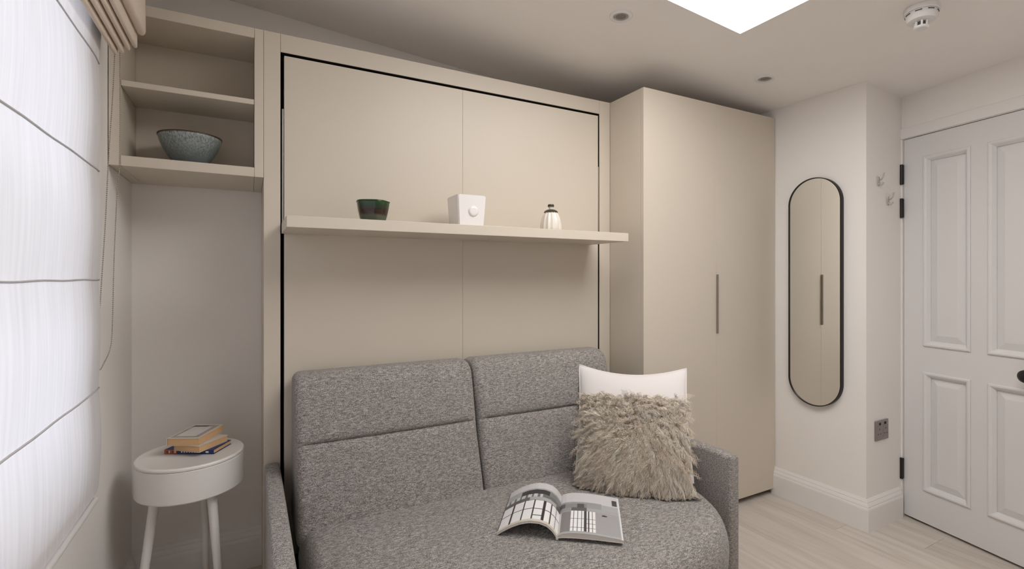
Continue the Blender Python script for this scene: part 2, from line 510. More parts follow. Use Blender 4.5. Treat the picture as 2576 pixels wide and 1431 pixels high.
for p in PANELS:
    # bolection moulding round the panel, then the raised field
    x0, x1, z0, z1 = p
    prof = [(-.006, 0), (-.006, -.006), (-.002, -.009), (.004, -.009), (.010, -.005), (.016, .003), (.020, .008), (.020, .014)]
    bm = bmesh.new(); rows = []
    for (cx, cz, sx, sz) in ((x0, z0, 1, 1), (x1, z0, -1, 1), (x1, z1, -1, -1), (x0, z1, 1, -1)):
        rows.append([bm.verts.new((cx + sx * a, b, cz + sz * a)) for a, b in prof])
    for a, b in zip(rows, rows[1:] + rows[:1]):
        for i in range(len(prof) - 1):
            bm.faces.new((a[i], a[i + 1], b[i + 1], b[i]))
    mo = obj('panel_moulding', bm, M['door'], d1, world_co=False)
    bm = bmesh.new(); a, b = .022, .052
    lo = [bm.verts.new((cx, .0139, cz)) for cx, cz in ((x0 + a, z0 + a), (x1 - a, z0 + a), (x1 - a, z1 - a), (x0 + a, z1 - a))]
    hi = [bm.verts.new((cx, .004, cz)) for cx, cz in ((x0 + b, z0 + b), (x1 - b, z0 + b), (x1 - b, z1 - b), (x0 + b, z1 - b))]
    bm.faces.new(hi)
    for i in range(4): bm.faces.new((lo[i], lo[(i + 1) % 4], hi[(i + 1) % 4], hi[i]))
    obj('raised_panel', bm, M['door'], d1, world_co=False)
for z0, z1 in ((1.712, 1.815), (1.541, 1.640), (.193, .300)):
    bm = bmesh.new()
    add_box(bm, -.0035, .0005, -.012, .03, z0 + .002, z1 - .002)
    add_tube(bm, [(-.003, -.0135, z0), (-.003, -.0135, z1)], .0068, 12)
    tag(obj('hinge', bm, M['black'], d1, world_co=False, auto=50), 'black hinge')
bm = lathe([(0, 0), (.026, 0), (.026, .006), (.012, .009), (.010, .03), (.02, .036), (.027, .046), (.026, .058), (.015, .066), (0, .068)], 24)
bmesh.ops.rotate(bm, cent=(0, 0, 0), matrix=Matrix.Rotation(PI / 2, 3, 'X'), verts=bm.verts[:])
bmesh.ops.translate(bm, vec=(.522, 0, .825), verts=bm.verts[:])
tag(obj('door_knob', bm, M['black'], d1, world_co=False, auto=50), 'black round door knob')

# ================================================================== FITTED FURNITURE
# --- wall bed
XA, XB, XC, XD_ = 0.046, 0.1016, 1.5853, 1.6537
H2 = 2.0719
wbed = thing('wall_bed', 'large beige fold-down wall bed panel with shelf behind the sofa', 'wall bed', ((XA + XD_) / 2, YF, 0))
box('side_post', M['cab'], wbed, XA, XB, YF, YB - .004, 0, HT)
box('side_post', M['cab'], wbed, XC, XD_ - .001, YF, YB - .004, 0, HT)
box('top_rail', M['cab'], wbed, XB + .0006, XC - .0006, YF, YB - .004, H2, HT)
box('carcass', M['dark'], wbed, XB + .001, XC - .001, YF + .045, YB - .006, .02, H2 - .002, 0)
PS = 0.8295
box('bed_panel', M['cab'], wbed, XB + .0125, PS - .0003, YF, YF + .035, .12, H2 - .0115, .001)
box('bed_panel', M['cab'], wbed, PS + .0003, XC - .0095, YF, YF + .035, .12, H2 - .0115, .001)
box('plinth', M['dark'], wbed, XB + .001, XC - .001, YF + .04, YF + .044, 0, .118, 0)
box('gap_shade', M['dark'], wbed, XB + .0002, XB + .0012, YF + .003, YF + .044, .12, H2 - .0002, 0)  # near-black strips paint the gap's shade over the beige post and rail faces
box('gap_shade', M['dark'], wbed, XC - .0012, XC - .0002, YF + .003, YF + .044, .12, H2 - .0002, 0)
box('gap_shade', M['dark'], wbed, XB + .0013, XC - .0013, YF + .003, YF + .044, H2 - .0012, H2 - .0002, 0)
box('shelf', M['cab'], wbed, .105, 1.522, YS, YF - .001, 1.397, 1.4345, .001)
box('shelf_arm', M['steel'], wbed, XB + .005, XB + .0105, YF + .002, YF + .02, 1.436, 1.862, .0005)
box('shelf_arm', M['steel'], wbed, XC - .0085, XC - .003, YF + .001, YF + .02, 1.436, 1.80, .0005)

# --- open cabinet on the left
cab = thing('open_wall_cabinet', 'beige open wall cabinet with one inner shelf above the side table', 'cabinet', (-.18, YF, 1.6))
cx0, cx1 = XL + .002, XA - .0008
box('side_panel', M['cab'], cab, cx0, -.371, YF, YB - .003, 1.60, HT)
box('side_panel', M['cab'], cab, .016, cx1, YF, YB - .003, 1.60, HT)
box('top_board', M['cab'], cab, -.3705, .0155, YF, YB - .003, 2.104, HT)
box('bottom_board', M['cab'], cab, -.3705, .0155, YF, YB - .003, 1.60, 1.634)
box('inner_shelf', M['cab'], cab, -.3705, .0155, YF + .003, 2.255, 1.8625, 1.8815)
box('back_board', M['cab_in'], cab, -.3705, .0155, 2.256, 2.272, 1.6345, 2.1035, 0)

# --- wardrobe
wr = thing('wardrobe', 'tall beige two-door wardrobe between the wall bed and mirror wall', 'wardrobe', (2.15, YW, 0))
WX0, WX1 = XD_ + .0008, XM - .004
box('side_panel', M['cab'], wr, WX0, WX0 + .02, YW + .022, YB - .004, .03, HT)
box('side_panel', M['cab'], wr, WX1 - .02, WX1, YW + .022, YB - .004, .03, HT)
box('top_panel', M['cab'], wr, WX0 + .0205, WX1 - .0205, YW + .022, YB - .004, HT - .02, HT)
box('back_panel', M['cab'], wr, WX0 + .0205, WX1 - .0205, YW + .03, YW + .04, .05, HT - .021, 0)
box('plinth', M['dark'], wr, WX0 + .01, WX1 - .005, YW + .05, YW + .07, 0, .06, 0)
SEAM = 2.159
dl = box('door_panel', M['cab'], wr, WX0, SEAM - .0004, YW, YW + .02, .031, HT, .001)
dr = box('door_panel', M['cab'], wr, SEAM + .0004, WX1, YW, YW + .02, .031, HT, .001)
bm = bmesh.new()
add_box(bm, SEAM - .0003, SEAM + .0016, YW - .014, YW - .0001, .94, 1.248, .0004, 1)
tag(obj('handle', bm, M['steel'], dr), 'slim vertical metal pull')

# ================================================================== SOFA
sofa = thing('sofa', 'grey woven two-seat sofa built in front of the wall bed', 'sofa', (.83, 1.6, 0))
def arm(x0, x1):
    bm = bmesh.new(); add_box(bm, x0, x1, 1.245, YF - .006, .02, .558, .014, 3)
    return obj('armrest', bm, M['sofa'], sofa, auto=60)
arm(XA + .001, .099); arm(1.599, XD_ - .0005)
bm = bmesh.new(); add_box(bm, .101, 1.597, 1.30, YF - .01, .05, .20)
obj('base', bm, M['dark'], sofa)

def back_cushion(x0, x1, r_end):
    # profile anticlockwise in (y, z): back bottom -> up -> over top -> down the front with the stitched crease
    front = [(1.905, .893), (1.880, .891), (1.862, .882), (1.850, .868), (1.838, .835), (1.824, .79), (1.812, .745), (1.803, .71), (1.798, .690),
             (1.7955, .678), (1.7945, .670), (1.7935, .6655), (1.7925, .661), (1.7910, .652), (1.786, .63), (1.775, .59), (1.762, .545), (1.748, .50), (1.735, .455), (1.722, .41), (1.715, .385), (1.72, .36), (1.74, .345)]
    back = [(1.99, .345), (2.005, .37), (2.006, .55), (2.005, .80), (2.0, .862), (1.985, .882), (1.96, .891), (1.93, .893)]
    prof = back + front
    crease = {back.__len__() + k: w for k, w in ((8, .0015), (9, .0035), (10, .008), (11, .016), (12, .008), (13, .0025), (14, .001))}
    cy, cz = 1.88, .62
    N = 56
    bm = bmesh.new(); rows = []
    L = x1 - x0
    us = [0.0]
    k = 10
    for i in range(1, k + 1): us.append(r_end * (1 - math.cos(PI / 2 * i / k)))
    for i in range(1, N): us.append(r_end + (L - 2 * r_end) * i / N)
    us += [L - u for u in us[:k + 1]][::-1]
    for u in us:
        e = min(u, L - u)
        ins = 0.0 if e >= r_end else r_end - math.sqrt(max(0, r_end ** 2 - (r_end - e) ** 2))
        dome = .010 * math.sin(PI * min(1, max(0, u / L))) ** .5
        fade = min(1.0, e / .05)
        row = []
        for i, (y, z) in enumerate(prof):
            dy, dz = y - cy, z - cz
            n = math.hypot(dy / .12, dz / .27)
            yy = y - ins * (dy / .12) / max(n, .01); zz = z - ins * (dz / .27) / max(n, .01)
            if i >= len(back):
                yy -= dome * (1 if z < .87 else .3)
            if i in crease: yy += crease[i] * fade
            if i >= len(back) and z > .86: zz += .003 * math.sin(PI * u / L)
            row.append(bm.verts.new((x0 + u, yy, zz)))
        rows.append(row)
    for a, b in zip(rows[:-1], rows[1:]):
        for i in range(len(prof)):
            j = (i + 1) % len(prof)
            bm.faces.new((a[i], b[i], b[j], a[j]))
    bm.faces.new(rows[0]); bm.faces.new(rows[-1][::-1])
    return obj('back_cushion', bm, M['sofa'], sofa, auto=70)
back_cushion(.137, .803, .028)
back_cushion(.808, 1.497, .032)

def seat_outline():
    right = [(1.485, 1.766), (1.525, 1.761), (1.554, 1.742), (1.568, 1.71), (1.574, 1.66), (1.577, 1.60), (1.576, 1.50), (1.568, 1.41), (1.545, 1.31), (1.506, 1.215), (1.455, 1.145), (1.385, 1.085), (1.29, 1.045), (1.17, 1.022), (1.02, 1.008), (.852, 1.002)]
    left = [(.852 * 2 - .010 - x, y) for x, y in right[:-1]][::-1]
    pts = right + left                     # clockwise seen from above, right side first
    pts = [(max(x, .142), y) for x, y in pts]
    # Catmull-Rom resample
    out = []
    n = len(pts)
    for i in range(n):
        p0, p1, p2, p3 = (np.array(pts[min(max(i + k, 0), n - 1)]) for k in (-1, 0, 1, 2))
        straight = i == n - 1
        for t in ([0] if straight else np.linspace(0, 1, 5)[:-1]):
            q = p1 if straight else .5 * ((2 * p1) + (-p0 + p2) * t + (2 * p0 - 5 * p1 + 4 * p2 - p3) * t * t + (-p0 + 3 * p1 - 3 * p2 + p3) * t ** 3)
            out.append(q)
    # back edge points
    a, b = np.array(pts[-1]), np.array(pts[0])
    for t in np.linspace(0, 1, 22)[1:-1]: out.append(a * (1 - t) + b * t)
    return out
def seat():
    P = seat_outline(); n = len(P)
    C = np.array([.855, 1.45])
    nor = []
    for i in range(n):
        t = P[(i + 1) % n] - P[i - 1]; t = t / (np.linalg.norm(t) + 1e-9)
        v = np.array([t[1], -t[0]])
        if v @ (C - P[i]) < 0: v = -v
        nor.append(v)
    R = .05; ZT = .416
    layers = [(.085, .10), (.06, .125), (.03, .17), (.012, .22), (.002, .28), (0, .325)]
    for k in range(1, 9):
        a = PI / 2 * k / 8
        layers.append((R * (1 - math.cos(a)), .325 + .04 + (ZT - .365) * math.sin(a) if False else .325 + (ZT - .325) * math.sin(a)))
    bm = bmesh.new(); rows = []
    for ins, z in layers:
        rows.append([bm.verts.new((*(P[i] + nor[i] * ins), z)) for i in range(n)])
    base = [P[i] + nor[i] * R for i in range(n)]
    for f in (.85, .65, .45, .25):
        rows.append([bm.verts.new((*(C + (base[i] - C) * f), ZT + .006 * (1 - f ** 2))) for i in range(n)])
    cv = bm.verts.new((C[0], C[1], ZT + .006))
    for a, b in zip(rows[:-1], rows[1:]):
        for i in range(n):
            j = (i + 1) % n
            bm.faces.new((a[i], a[j], b[j], b[i]))
    for i in range(n): bm.faces.new((rows[-1][i], rows[-1][(i + 1) % n], cv))
    bm.faces.new(rows[0][::-1])
    return obj('seat_cushion', bm, M['sofa'], sofa, smooth=True)
seat()

# ================================================================== CUSHIONS
def pillow_surface(W, H, T, n=28, pull=.045, top_sag=0.0):
    """returns function (u,v in -1..1, side) -> local point; local x width, z height from 0, y thickness"""
    def f(u, v, s):
        ex = 1 - pull * (1 - v * v) * (abs(u) ** 3)
        ez = 1 - pull * (1 - u * u) * (abs(v) ** 3)
        x = u * W / 2 * ex
        z = H / 2 + v * H / 2 * ez
        if v > 0: z -= top_sag * (1 - u * u) * v * v
        prof = max(0, (1 - abs(u) ** 2.4)) ** .55 * max(0, (1 - abs(v) ** 2.4)) ** .55
        return (x, s * T / 2 * prof, z)
    return f
def pillow_bm(f, n=28):
    bm = bmesh.new()
    g = {}
    for s in (-1, 1):
        for i in range(n + 1):
            for j in range(n + 1):
                u, v = -math.cos(PI * i / n), -math.cos(PI * j / n)
                if s == 1 and (i in (0, n) or j in (0, n)):
                    g[s, i, j] = g[-1, i, j]; continue
                g[s, i, j] = bm.verts.new(f(u, v, s))
    for s in (-1, 1):
        for i in range(n):
            for j in range(n):
                q = (g[s, i, j], g[s, i + 1, j], g[s, i + 1, j + 1], g[s, i, j + 1])
                bm.faces.new(q if s == -1 else q[::-1])
    return bm

PH = -0.70
wp = thing('linen_cushion', 'plain white linen cushion with piped edge standing behind the furry cushion', 'cushion', (1.370, 1.524, .4225), (-.47, 0, PH))
fw = pillow_surface(.462, .462, .13, top_sag=.030)
obj('cover', pillow_bm(fw), M['linen'], wp, smooth=True, world_co=False)
bm = bmesh.new()
rim = []
for k in range(4):
    for t in np.linspace(-1, 1, 25)[:-1]:
        u, v = ((t, -1), (1, t), (-t, 1), (-1, -t))[k]
        rim.append(fw(u, v, 1))
rim = [(x * 1.004, 0, z) for x, y, z in rim]
add_tube(bm, rim + rim[:1], .0045, 6, cap=False)
obj('piping', bm, M['linen'], wp, smooth=True, world_co=False)

FW, FH, FT = .372, .330, .105
fp = thing('fur_cushion', 'shaggy beige long-haired cushion leaning in the sofa corner', 'cushion', (1.288, 1.434, .428), (-.30, 0, PH - .03))
ff = pillow_surface(FW, FH, FT, pull=.02)
M['furbase'] = mat('fur_backing', (.55, .46, .37), .9, .1)
obj('cover', pillow_bm(ff, 20), M['furbase'], fp, smooth=True, world_co=False)
def make_fur():
    rng = np.random.default_rng(3)
    NT, NS, K = 1900, 12, 11
    u = rng.uniform(-1, 1, NT); v = rng.uniform(-1, 1, NT)
    side = np.where(rng.random(NT) < .97, -1, 1)
    edge = rng.random(NT) < .16
    e = rng.integers(0, 4, NT)
    v = np.where(edge & (e == 0), 1, np.where(edge & (e == 1), -1, v)); u = np.where(edge & (e == 2), 1, np.where(edge & (e == 3), -1, u))
    P0 = np.array([ff(a, b, c) for a, b, c in zip(u, v, side)])
    # pile lies outward from a crown a little above the middle and hangs down
    rad = np.stack([u * FW / 2 - .005, 0 * u, v * FH / 2 - .050], 1)
    rad /= np.linalg.norm(rad, axis=1, keepdims=True) + .03
    lay = rad * np.array([.50, 0, .80]) + np.array([0, 0, -.40]) + rng.normal(0, .34, (NT, 3)) * np.array([1, .2, 1])
    nrm = np.stack([u * .4, side * (1.0 - .5 * np.maximum(abs(u), abs(v))), v * .4], 1)
    nrm /= np.linalg.norm(nrm, axis=1, keepdims=True)
    L = rng.uniform(.036, .068, NT) * np.where(v > .6, .8, 1) * np.where(abs(u) > .8, .85, 1)
    sv = np.cross(lay, nrm); sv /= np.linalg.norm(sv, axis=1, keepdims=True) + 1e-6
    ph, amp, fr = rng.uniform(0, 6.28, NT), rng.uniform(.0028, .0062, NT), rng.uniform(11, 21, NT)
    base = np.array([[.92, .80, .665], [.95, .855, .73], [.84, .72, .59], [.97, .895, .78]])
    col = base[rng.integers(0, 4, NT)] * rng.uniform(.80, 1.06, (NT, 1))
    T = np.repeat(np.arange(NT), NS); N = len(T)
    off = np.stack([rng.normal(0, .0065, N), rng.normal(0, .001, N), rng.normal(0, .0065, N)], 1)
    conv = rng.uniform(.65, 1.0, N); Ls = L[T] * rng.uniform(.7, 1.12, N); lift = rng.uniform(.7, 1.25, N); dph = rng.normal(0, .25, N)
    a = np.linspace(0, 1, K)
    pts = (P0[T] + off)[:, None, :] + nrm[T][:, None, :] * (.019 * np.sin(np.minimum(1, a * 1.3) * PI / 2))[None, :, None] * lift[:, None, None]
    pts = pts + lay[T][:, None, :] * (Ls[:, None] * a ** 1.15)[:, :, None]
    pts = pts + sv[T][:, None, :] * (amp[T][:, None] * np.sin((ph[T] + dph)[:, None] + a * fr[T][:, None]) * (.3 + a))[:, :, None]
    pts = pts + nrm[T][:, None, :] * (amp[T][:, None] * .7 * np.cos((ph[T] + dph)[:, None] + a * fr[T][:, None]) * (.2 + a))[:, :, None]
    pts = pts - off[:, None, :] * (conv[:, None] * a)[:, :, None]
    pts[:, :, 2] -= .010 * a * a
    d = np.gradient(pts, axis=1); d /= np.linalg.norm(d, axis=2, keepdims=True) + 1e-9
    s1 = np.cross(d, nrm[T][:, None, :]); s1 /= np.linalg.norm(s1, axis=2, keepdims=True) + 1e-9
    s2 = np.cross(s1, d)
    r = (rng.uniform(.0006, .00105, N)[:, None] * (1 - .75 * a))[:, :, None]
    V = np.stack([pts + s1 * r, pts - s1 * r * .5 + s2 * r * .87, pts - s1 * r * .5 - s2 * r * .87], 2).reshape(-1, 3)
    # keep the pile off the seat: world height of a local point
    tilt = .30
    hz = V[:, 2] * math.cos(tilt) - V[:, 1] * math.sin(tilt) + .428
    low = hz < .4245
    V[low, 2] += (.4245 - hz[low]) / math.cos(tilt)
    q = []
    for k in range(K - 1):
        for e_ in range(3):
            e2 = (e_ + 1) % 3
            q.append((3 * k + e_, 3 * k + e2, 3 * k + 3 + e2, 3 * k + 3 + e_))
    F = (np.arange(N)[:, None, None] * (3 * K) + np.array(q)[None]).reshape(-1, 4)
    me = bpy.data.meshes.new('fur')
    me.vertices.add(len(V)); me.vertices.foreach_set('co', V.astype(np.float32).ravel())
    me.loops.add(F.size); me.loops.foreach_set('vertex_index', F.astype(np.int32).ravel())
    me.polygons.add(len(F)); me.polygons.foreach_set('loop_start', np.arange(0, F.size, 4, dtype=np.int32))
    me.update(calc_edges=True)
    set_tint(me, np.clip(np.repeat(col[T] * rng.uniform(.92, 1.06, (N, 1)), 3 * K, axis=0), 0, 1))
    o = finish('fur', me, M['fur'], fp, True, False)
    o['kind'] = 'stuff'
make_fur()

# ================================================================== OPEN MAGAZINE
mg = thing('open_magazine', 'open glossy magazine with black and white interior photographs on the sofa seat', 'magazine', (.925, 1.39, .4225), (0, 0, math.atan2(-.6, .8)))
ML, MW = .285, .203
def page_print(u, v, left):
    """u 0 spine .. 1 outer edge, v 0 near edge .. 1 far edge"""
    W, Lg, G, D, K = .82, .60, .40, .12, .03
    rn = random.random
    if left:
        if v < .05: return (.62, .56, .47)
        if u > .985: return (.10,) * 3
        if v < .52:
            for c, w in ((.80, .014), (.615, .012), (.46, .010), (.30, .026), (.185, .008), (.085, .008)):
                if abs(u - c) < w: return (K,) * 3
            if abs(v - .30) < .010 or abs(v - .515) < .008: return (D,) * 3
            if abs(v - .14) < .010 and .30 < u < .46: return (.05,) * 3
            return (W, W * .98, W * .97)
        if v < .60: return (D if (u > .55 or u < .10) else G,) * 3
        if v < .68:
            return (.55 if (u > .35 and int(u * 30) % 3) else .16,) * 3
        if v < .80:
            if .25 < u < .72: return (.045,) * 3
            return (G if u > .72 else .22,) * 3
        if v < .84: return (.40,) * 3
        return (.62, .60, .60)
    if u > .975: return (.72,) * 3
    if v < .045: return (.42,) * 3
    if .88 < u < .96 and .76 < v < .90: return (.07,) * 3
    if v < .50 and u < .05: return (.55,) * 3
    if v < .50 and u < .205: return (.24, .22, .21)
    if .05 < v < .52 and .205 < u < .60:
        for c, w in ((.25, .006), (.315, .006), (.375, .005), (.435, .018), (.49, .006), (.545, .006)):
            if abs(u - c) < w: return (.06,) * 3
        for c in (.13, .33, .23):
            if abs(v - c) < .006 and (c != .23 or u > .43): return (.09,) * 3
        return (.86, .85, .84)
    if ((u - .74) / .045) ** 2 + ((v - .46) / .018) ** 2 < 1: return (.04,) * 3
    if v < .52: return (.37, .36, .36)
    if v < .60: return ((.13,) * 3) if .20 < u < .46 else ((.30,) * 3 if u < .2 else (.40,) * 3)
    if v < .70 and u < .46: return ((.10,) * 3 if (u < .1 or .3 < u < .42) else (.26,) * 3)
    if v < .745 and u < .7: return (.33,) * 3
    if v < .73: return (.42,) * 3
    return (.60, .585, .585)
def page_curve(left):
    # (distance from spine, height of top surface)
    if left:
        return [(0, .010), (.006, .020), (.016, .033), (.032, .046), (.055, .053), (.085, .054), (.115, .047), (.145, .034), (.172, .018), (.190, .006)]
    return [(0, .010), (.006, .016), (.02, .0215), (.045, .0255), (.08, .0265), (.12, .0245), (.16, .0200), (.202, .0150)]
def sample_curve(c, n):
    a = np.array(c); d = np.concatenate([[0], np.cumsum(np.hypot(*np.diff(a, axis=0).T))])
    t = np.linspace(0, d[-1], n)
    # smooth interpolation
    x = np.interp(t, d, a[:, 0]); z = np.interp(t, d, a[:, 1])
    k = np.array([1, 2, 3, 2, 1]) / 9.
    zs = np.convolve(np.pad(z, 2, mode='edge'), k, 'valid'); zs[0], zs[-1] = z[0], z[-1]
    return x, zs
def half(left, name):
    nu, nv = 96, 110
    x, z = sample_curve(page_curve(left), nu)
    sg = -1 if left else 1
    th = .0055
    V, C, F = [], [], []
    for j in range(nv):
        v = j / (nv - 1)
        skew = 0.0
        for i in range(nu):
            V.append((sg * x[i], (v - .5) * ML + skew, z[i])); C.append(page_print(i / (nu - 1), v, left))
    for j in range(nv - 1):
        for i in range(nu - 1):
            a = j * nu + i
            q = (a, a + 1, a + nu + 1, a + nu)
            F.append(q if not left else q[::-1])
    me = bpy.data.meshes.new('printed_page'); me.from_pydata(V, [], F); me.update()
    set_tint(me, np.array(C, dtype=np.float32))
    # page block under the printed sheet
    bm = bmesh.new(); rows = []
    fl_ = page_curve(left)
    for y in (-ML / 2, ML / 2):
        top = [bm.verts.new((sg * a, y, b - .0006)) for a, b in zip(x, z)]
        bot = [bm.verts.new((sg * a * (1.0), y, max(.0012, b - th) if left else max(.0012, min(b - th, .002 + .35 * b)))) for a, b in zip(x, z)]
        rows.append((top, bot))
    (t0, b0), (t1_, b1) = rows
    for i in range(nu - 1):
        bm.faces.new((t0[i], t0[i + 1], t1_[i + 1], t1_[i])); bm.faces.new((b0[i], b1[i], b1[i + 1], b0[i + 1]))
        bm.faces.new((t0[i], b0[i], b0[i + 1], t0[i + 1])); bm.faces.new((t1_[i], t1_[i + 1], b1[i + 1], b1[i]))
    bm.faces.new((t0[-1], b0[-1], b1[-1], t1_[-1])); bm.faces.new((t0[0], t1_[0], b1[0], b0[0]))
    blk = obj('page_block', bm, M['magpage'], mg, world_co=False)
    finish('printed_page', me, M['print'], blk, True, False)
    # cover sheet under the block
    bm = bmesh.new(); rows = []
    for y in (-ML / 2 - .001, ML / 2 + .001):
        lo_ = [max(.0004, b - th - .0012) if left else .0004 + 0 * b for b in z]
        if not left: lo_ = [max(.0004, min(b - th, .002 + .35 * b) - .0010) for b in z]
        rows.append(([bm.verts.new((sg * a, y, l + .0009)) for a, l in zip(x, lo_)], [bm.verts.new((sg * a, y, l)) for a, l in zip(x, lo_)]))
    (t0, b0), (t1_, b1) = rows
    for i in range(nu - 1):
        bm.faces.new((t0[i], t0[i + 1], t1_[i + 1], t1_[i])); bm.faces.new((b0[i], b1[i], b1[i + 1], b0[i + 1]))
        bm.faces.new((t0[i], b0[i], b0[i + 1], t0[i + 1])); bm.faces.new((t1_[i], t1_[i + 1], b1[i + 1], b1[i]))
    obj('cover', bm, M['magcover'], mg, world_co=False)
M['magpage'] = mat('magazine_paper', (.60, .55, .50), .6, .2, noise=(300, .1))
M['magcover'] = mat('magazine_cover', (.66, .64, .62), .3, .4)
half(True, 'l'); half(False, 'r')
bm = bmesh.new(); add_box(bm, -.004, .004, -ML / 2 - .001, ML / 2 + .001, .0004, .009, .0015, 2)
obj('spine', bm, M['magcover'], mg, world_co=False)

# ================================================================== SIDE TABLE AND BOOKS
TX, TY, TR = -.18, 2.055, .162
st = thing('side_table', 'small round white drum side table on three tapered legs', 'side table', (TX, TY, 0))
bm = lathe([(0, .502), (TR - .012, .502), (TR - .003, .503), (TR, .507), (TR, .606), (TR - .002, .608), (0, .608)], 96, c=(TX, TY, 0))
obj('drum', bm, M['white'], st, auto=35)
bm = lathe([(0, .6085), (TR - .003, .6085), (TR, .610), (TR + .0008, .616), (TR - .0015, .6195), (TR - .006, .6205), (TR - .008, .6195), (0, .6195)], 96, c=(TX, TY, 0))
obj('tray_top', bm, M['white'], st, auto=35)
for dx, dy in ((-.155, -.095), (.105, -.135), (.03, .165)):
    bm = bmesh.new()
    a = Vector((TX + dx * .62, TY + dy * .62, .5018)); b = Vector((TX + dx, TY + dy, .004))
    if dy > 0: a = Vector((TX + dx, TY + .10, .5018)); b = Vector((TX + dx * 1.1, TY + .19, .004))
    pts = [a.lerp(b, k / 8) for k in range(9)]
    add_tube(bm, pts, [.0155 - .006 * k / 8 for k in range(9)], 20)
    obj('leg', bm, M['white'], st, auto=50)

M['bk_blue'] = mat('blue_cover', (.018, .030, .13), .45, noise=(60, .3))
M['bk_red'] = mat('red_orange_label', (.45, .10, .045), .5, noise=(90, .35))
M['bk_white'] = mat('white_lettering', (.75, .72, .68), .6)
M['bk_cream'] = mat('cream_cover', (.62, .55, .48), .5, noise=(40, .06))
M['bk_grey'] = mat('grey_photo', (.30, .27, .25), .35, noise=(22, .5))
M['bk_pale'] = mat('pale_photo', (.62, .58, .55), .3, noise=(22, .2))
M['bk_dark'] = mat('dark_photo', (.05, .04, .038), .35)
M['bk_pages'] = mat('yellowed_pages', (.68, .44, .24), .85, .1, noise=(220, .12))
def book(name, label, loc, rotz, L, W, T, cover, spine_col=None, tiltx=0):
    """length along local x, spine on local -y, lies flat"""
    b = thing(name, label, 'book', loc, (tiltx, 0, rotz))
    box('page_block', M['bk_pages'], b, -L / 2 + .002, L / 2 - .002, -W / 2 + .003, W / 2 - .002, .0016, T - .0016, .0004, world_co=False)
    box('cover', cover, b, -L / 2, L / 2, -W / 2, W / 2, 0, .0014, .0004, world_co=False)
    f = box('cover', cover, b, -L / 2, L / 2, -W / 2, W / 2, T - .0014, T, .0004, world_co=False)
    s = box('spine', spine_col or cover, b, -L / 2, L / 2, -W / 2, -W / 2 + .0022, .0010, T - .001, .0006, world_co=False)
    return b, f, s
ZT_ = .6205
# bottom: blue spine with a red end and pale lettering, spine to the front
b1_, f_, s_ = book('book', 'thin blue and red spined book at the bottom of the side table pile', (-.160, 2.084, ZT_ + .0002), -.50, .172, .105, .0145, M['bk_blue'])
box('spine_label', M['bk_red'], b1_, -.0863, -.043, -.0535, -.0518, .0003, .0142, .0002, world_co=False)
for k, (a, w) in enumerate(((-.078, .004), (-.070, .003), (-.060, .005), (-.050, .003))):
    box('spine_lettering', M['bk_white'] if k % 2 else M['bk_dark'], b1_, a, a + w, -.0538, -.0534, .003, .0115, 0, world_co=False)
for k in range(7):
    box('spine_lettering', M['bk_white'], b1_, -.028 + k * .009, -.0235 + k * .009, -.0529, -.0524, .0045, .0095, 0, world_co=False)
box('spine_lettering', M['bk_white'], b1_, .058, .068, -.0529, -.0524, .004, .010, 0, world_co=False)
# middle: pages showing, rotated
b2_, f_, s_ = book('book', 'tan-paged paperback turned askew in the middle of the side table pile', (-.150, 2.066, ZT_ + .0150), .86 + PI, .125, .105, .022, M['bk_cream'])
# top: photographic cover
b3_, f_, s_ = book('book', 'thick paperback with grey photo cover on top of the side table pile', (-.168, 2.090, ZT_ + .0374), 1.13 + PI, .160, .108, .0255, M['bk_cream'])
box('cover_photo', M['bk_grey'], f_, -.070, .070, -.046, .046, .0255, .0257, 0, world_co=False)
box('cover_photo', M['bk_pale'], f_, -.052, .058, -.036, .030, .0257, .0259, 0, world_co=False)
box('cover_photo', M['bk_dark'], f_, -.066, -.050, -.040, .010, .0257, .0259, 0, world_co=False)

# ================================================================== ORNAMENTS
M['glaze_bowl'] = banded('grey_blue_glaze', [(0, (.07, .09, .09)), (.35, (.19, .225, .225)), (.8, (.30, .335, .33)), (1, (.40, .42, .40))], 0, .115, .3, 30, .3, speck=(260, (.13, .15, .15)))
M['rim_brown'] = mat('brown_rim', (.06, .04, .025), .35)
def bowl(name, label, loc, R, Hh, Rb, m, rimm, n=64, mod=None, thick=.005, pw=1.0, rim_h=.004, curve=.55):
    t = thing(name, label, 'bowl', loc)
    out = []
    for k in range(13):
        a = k / 12
        out.append((Rb + (R - Rb) * (math.sin(a * PI / 2) ** pw * curve + a * (1 - curve)), Hh * a))
    inn = [(max(r - thick, .001), max(z, .008)) for r, z in out][::-1]
    prof = [(0, 0)] + out + inn + [(0, .008)]
    obj('body', lathe(prof, n, mod), m, t, smooth=True, world_co=False)
    top = [(R + .0012, Hh - rim_h), (R + .0014, Hh), (R - thick / 2, Hh + .0012), (R - thick - .0012, Hh), (R - thick - .001, Hh - rim_h)]
    obj('rim', lathe(top + top[:1], n, mod), rimm, t, smooth=True, world_co=False)
    return t
bowl('ceramic_bowl', 'speckled grey-blue ceramic bowl on the open cabinet floor', (-.19, 2.135, 1.6342), .099, .112, .044, M['glaze_bowl'], M['rim_brown'], thick=.006, curve=.78)

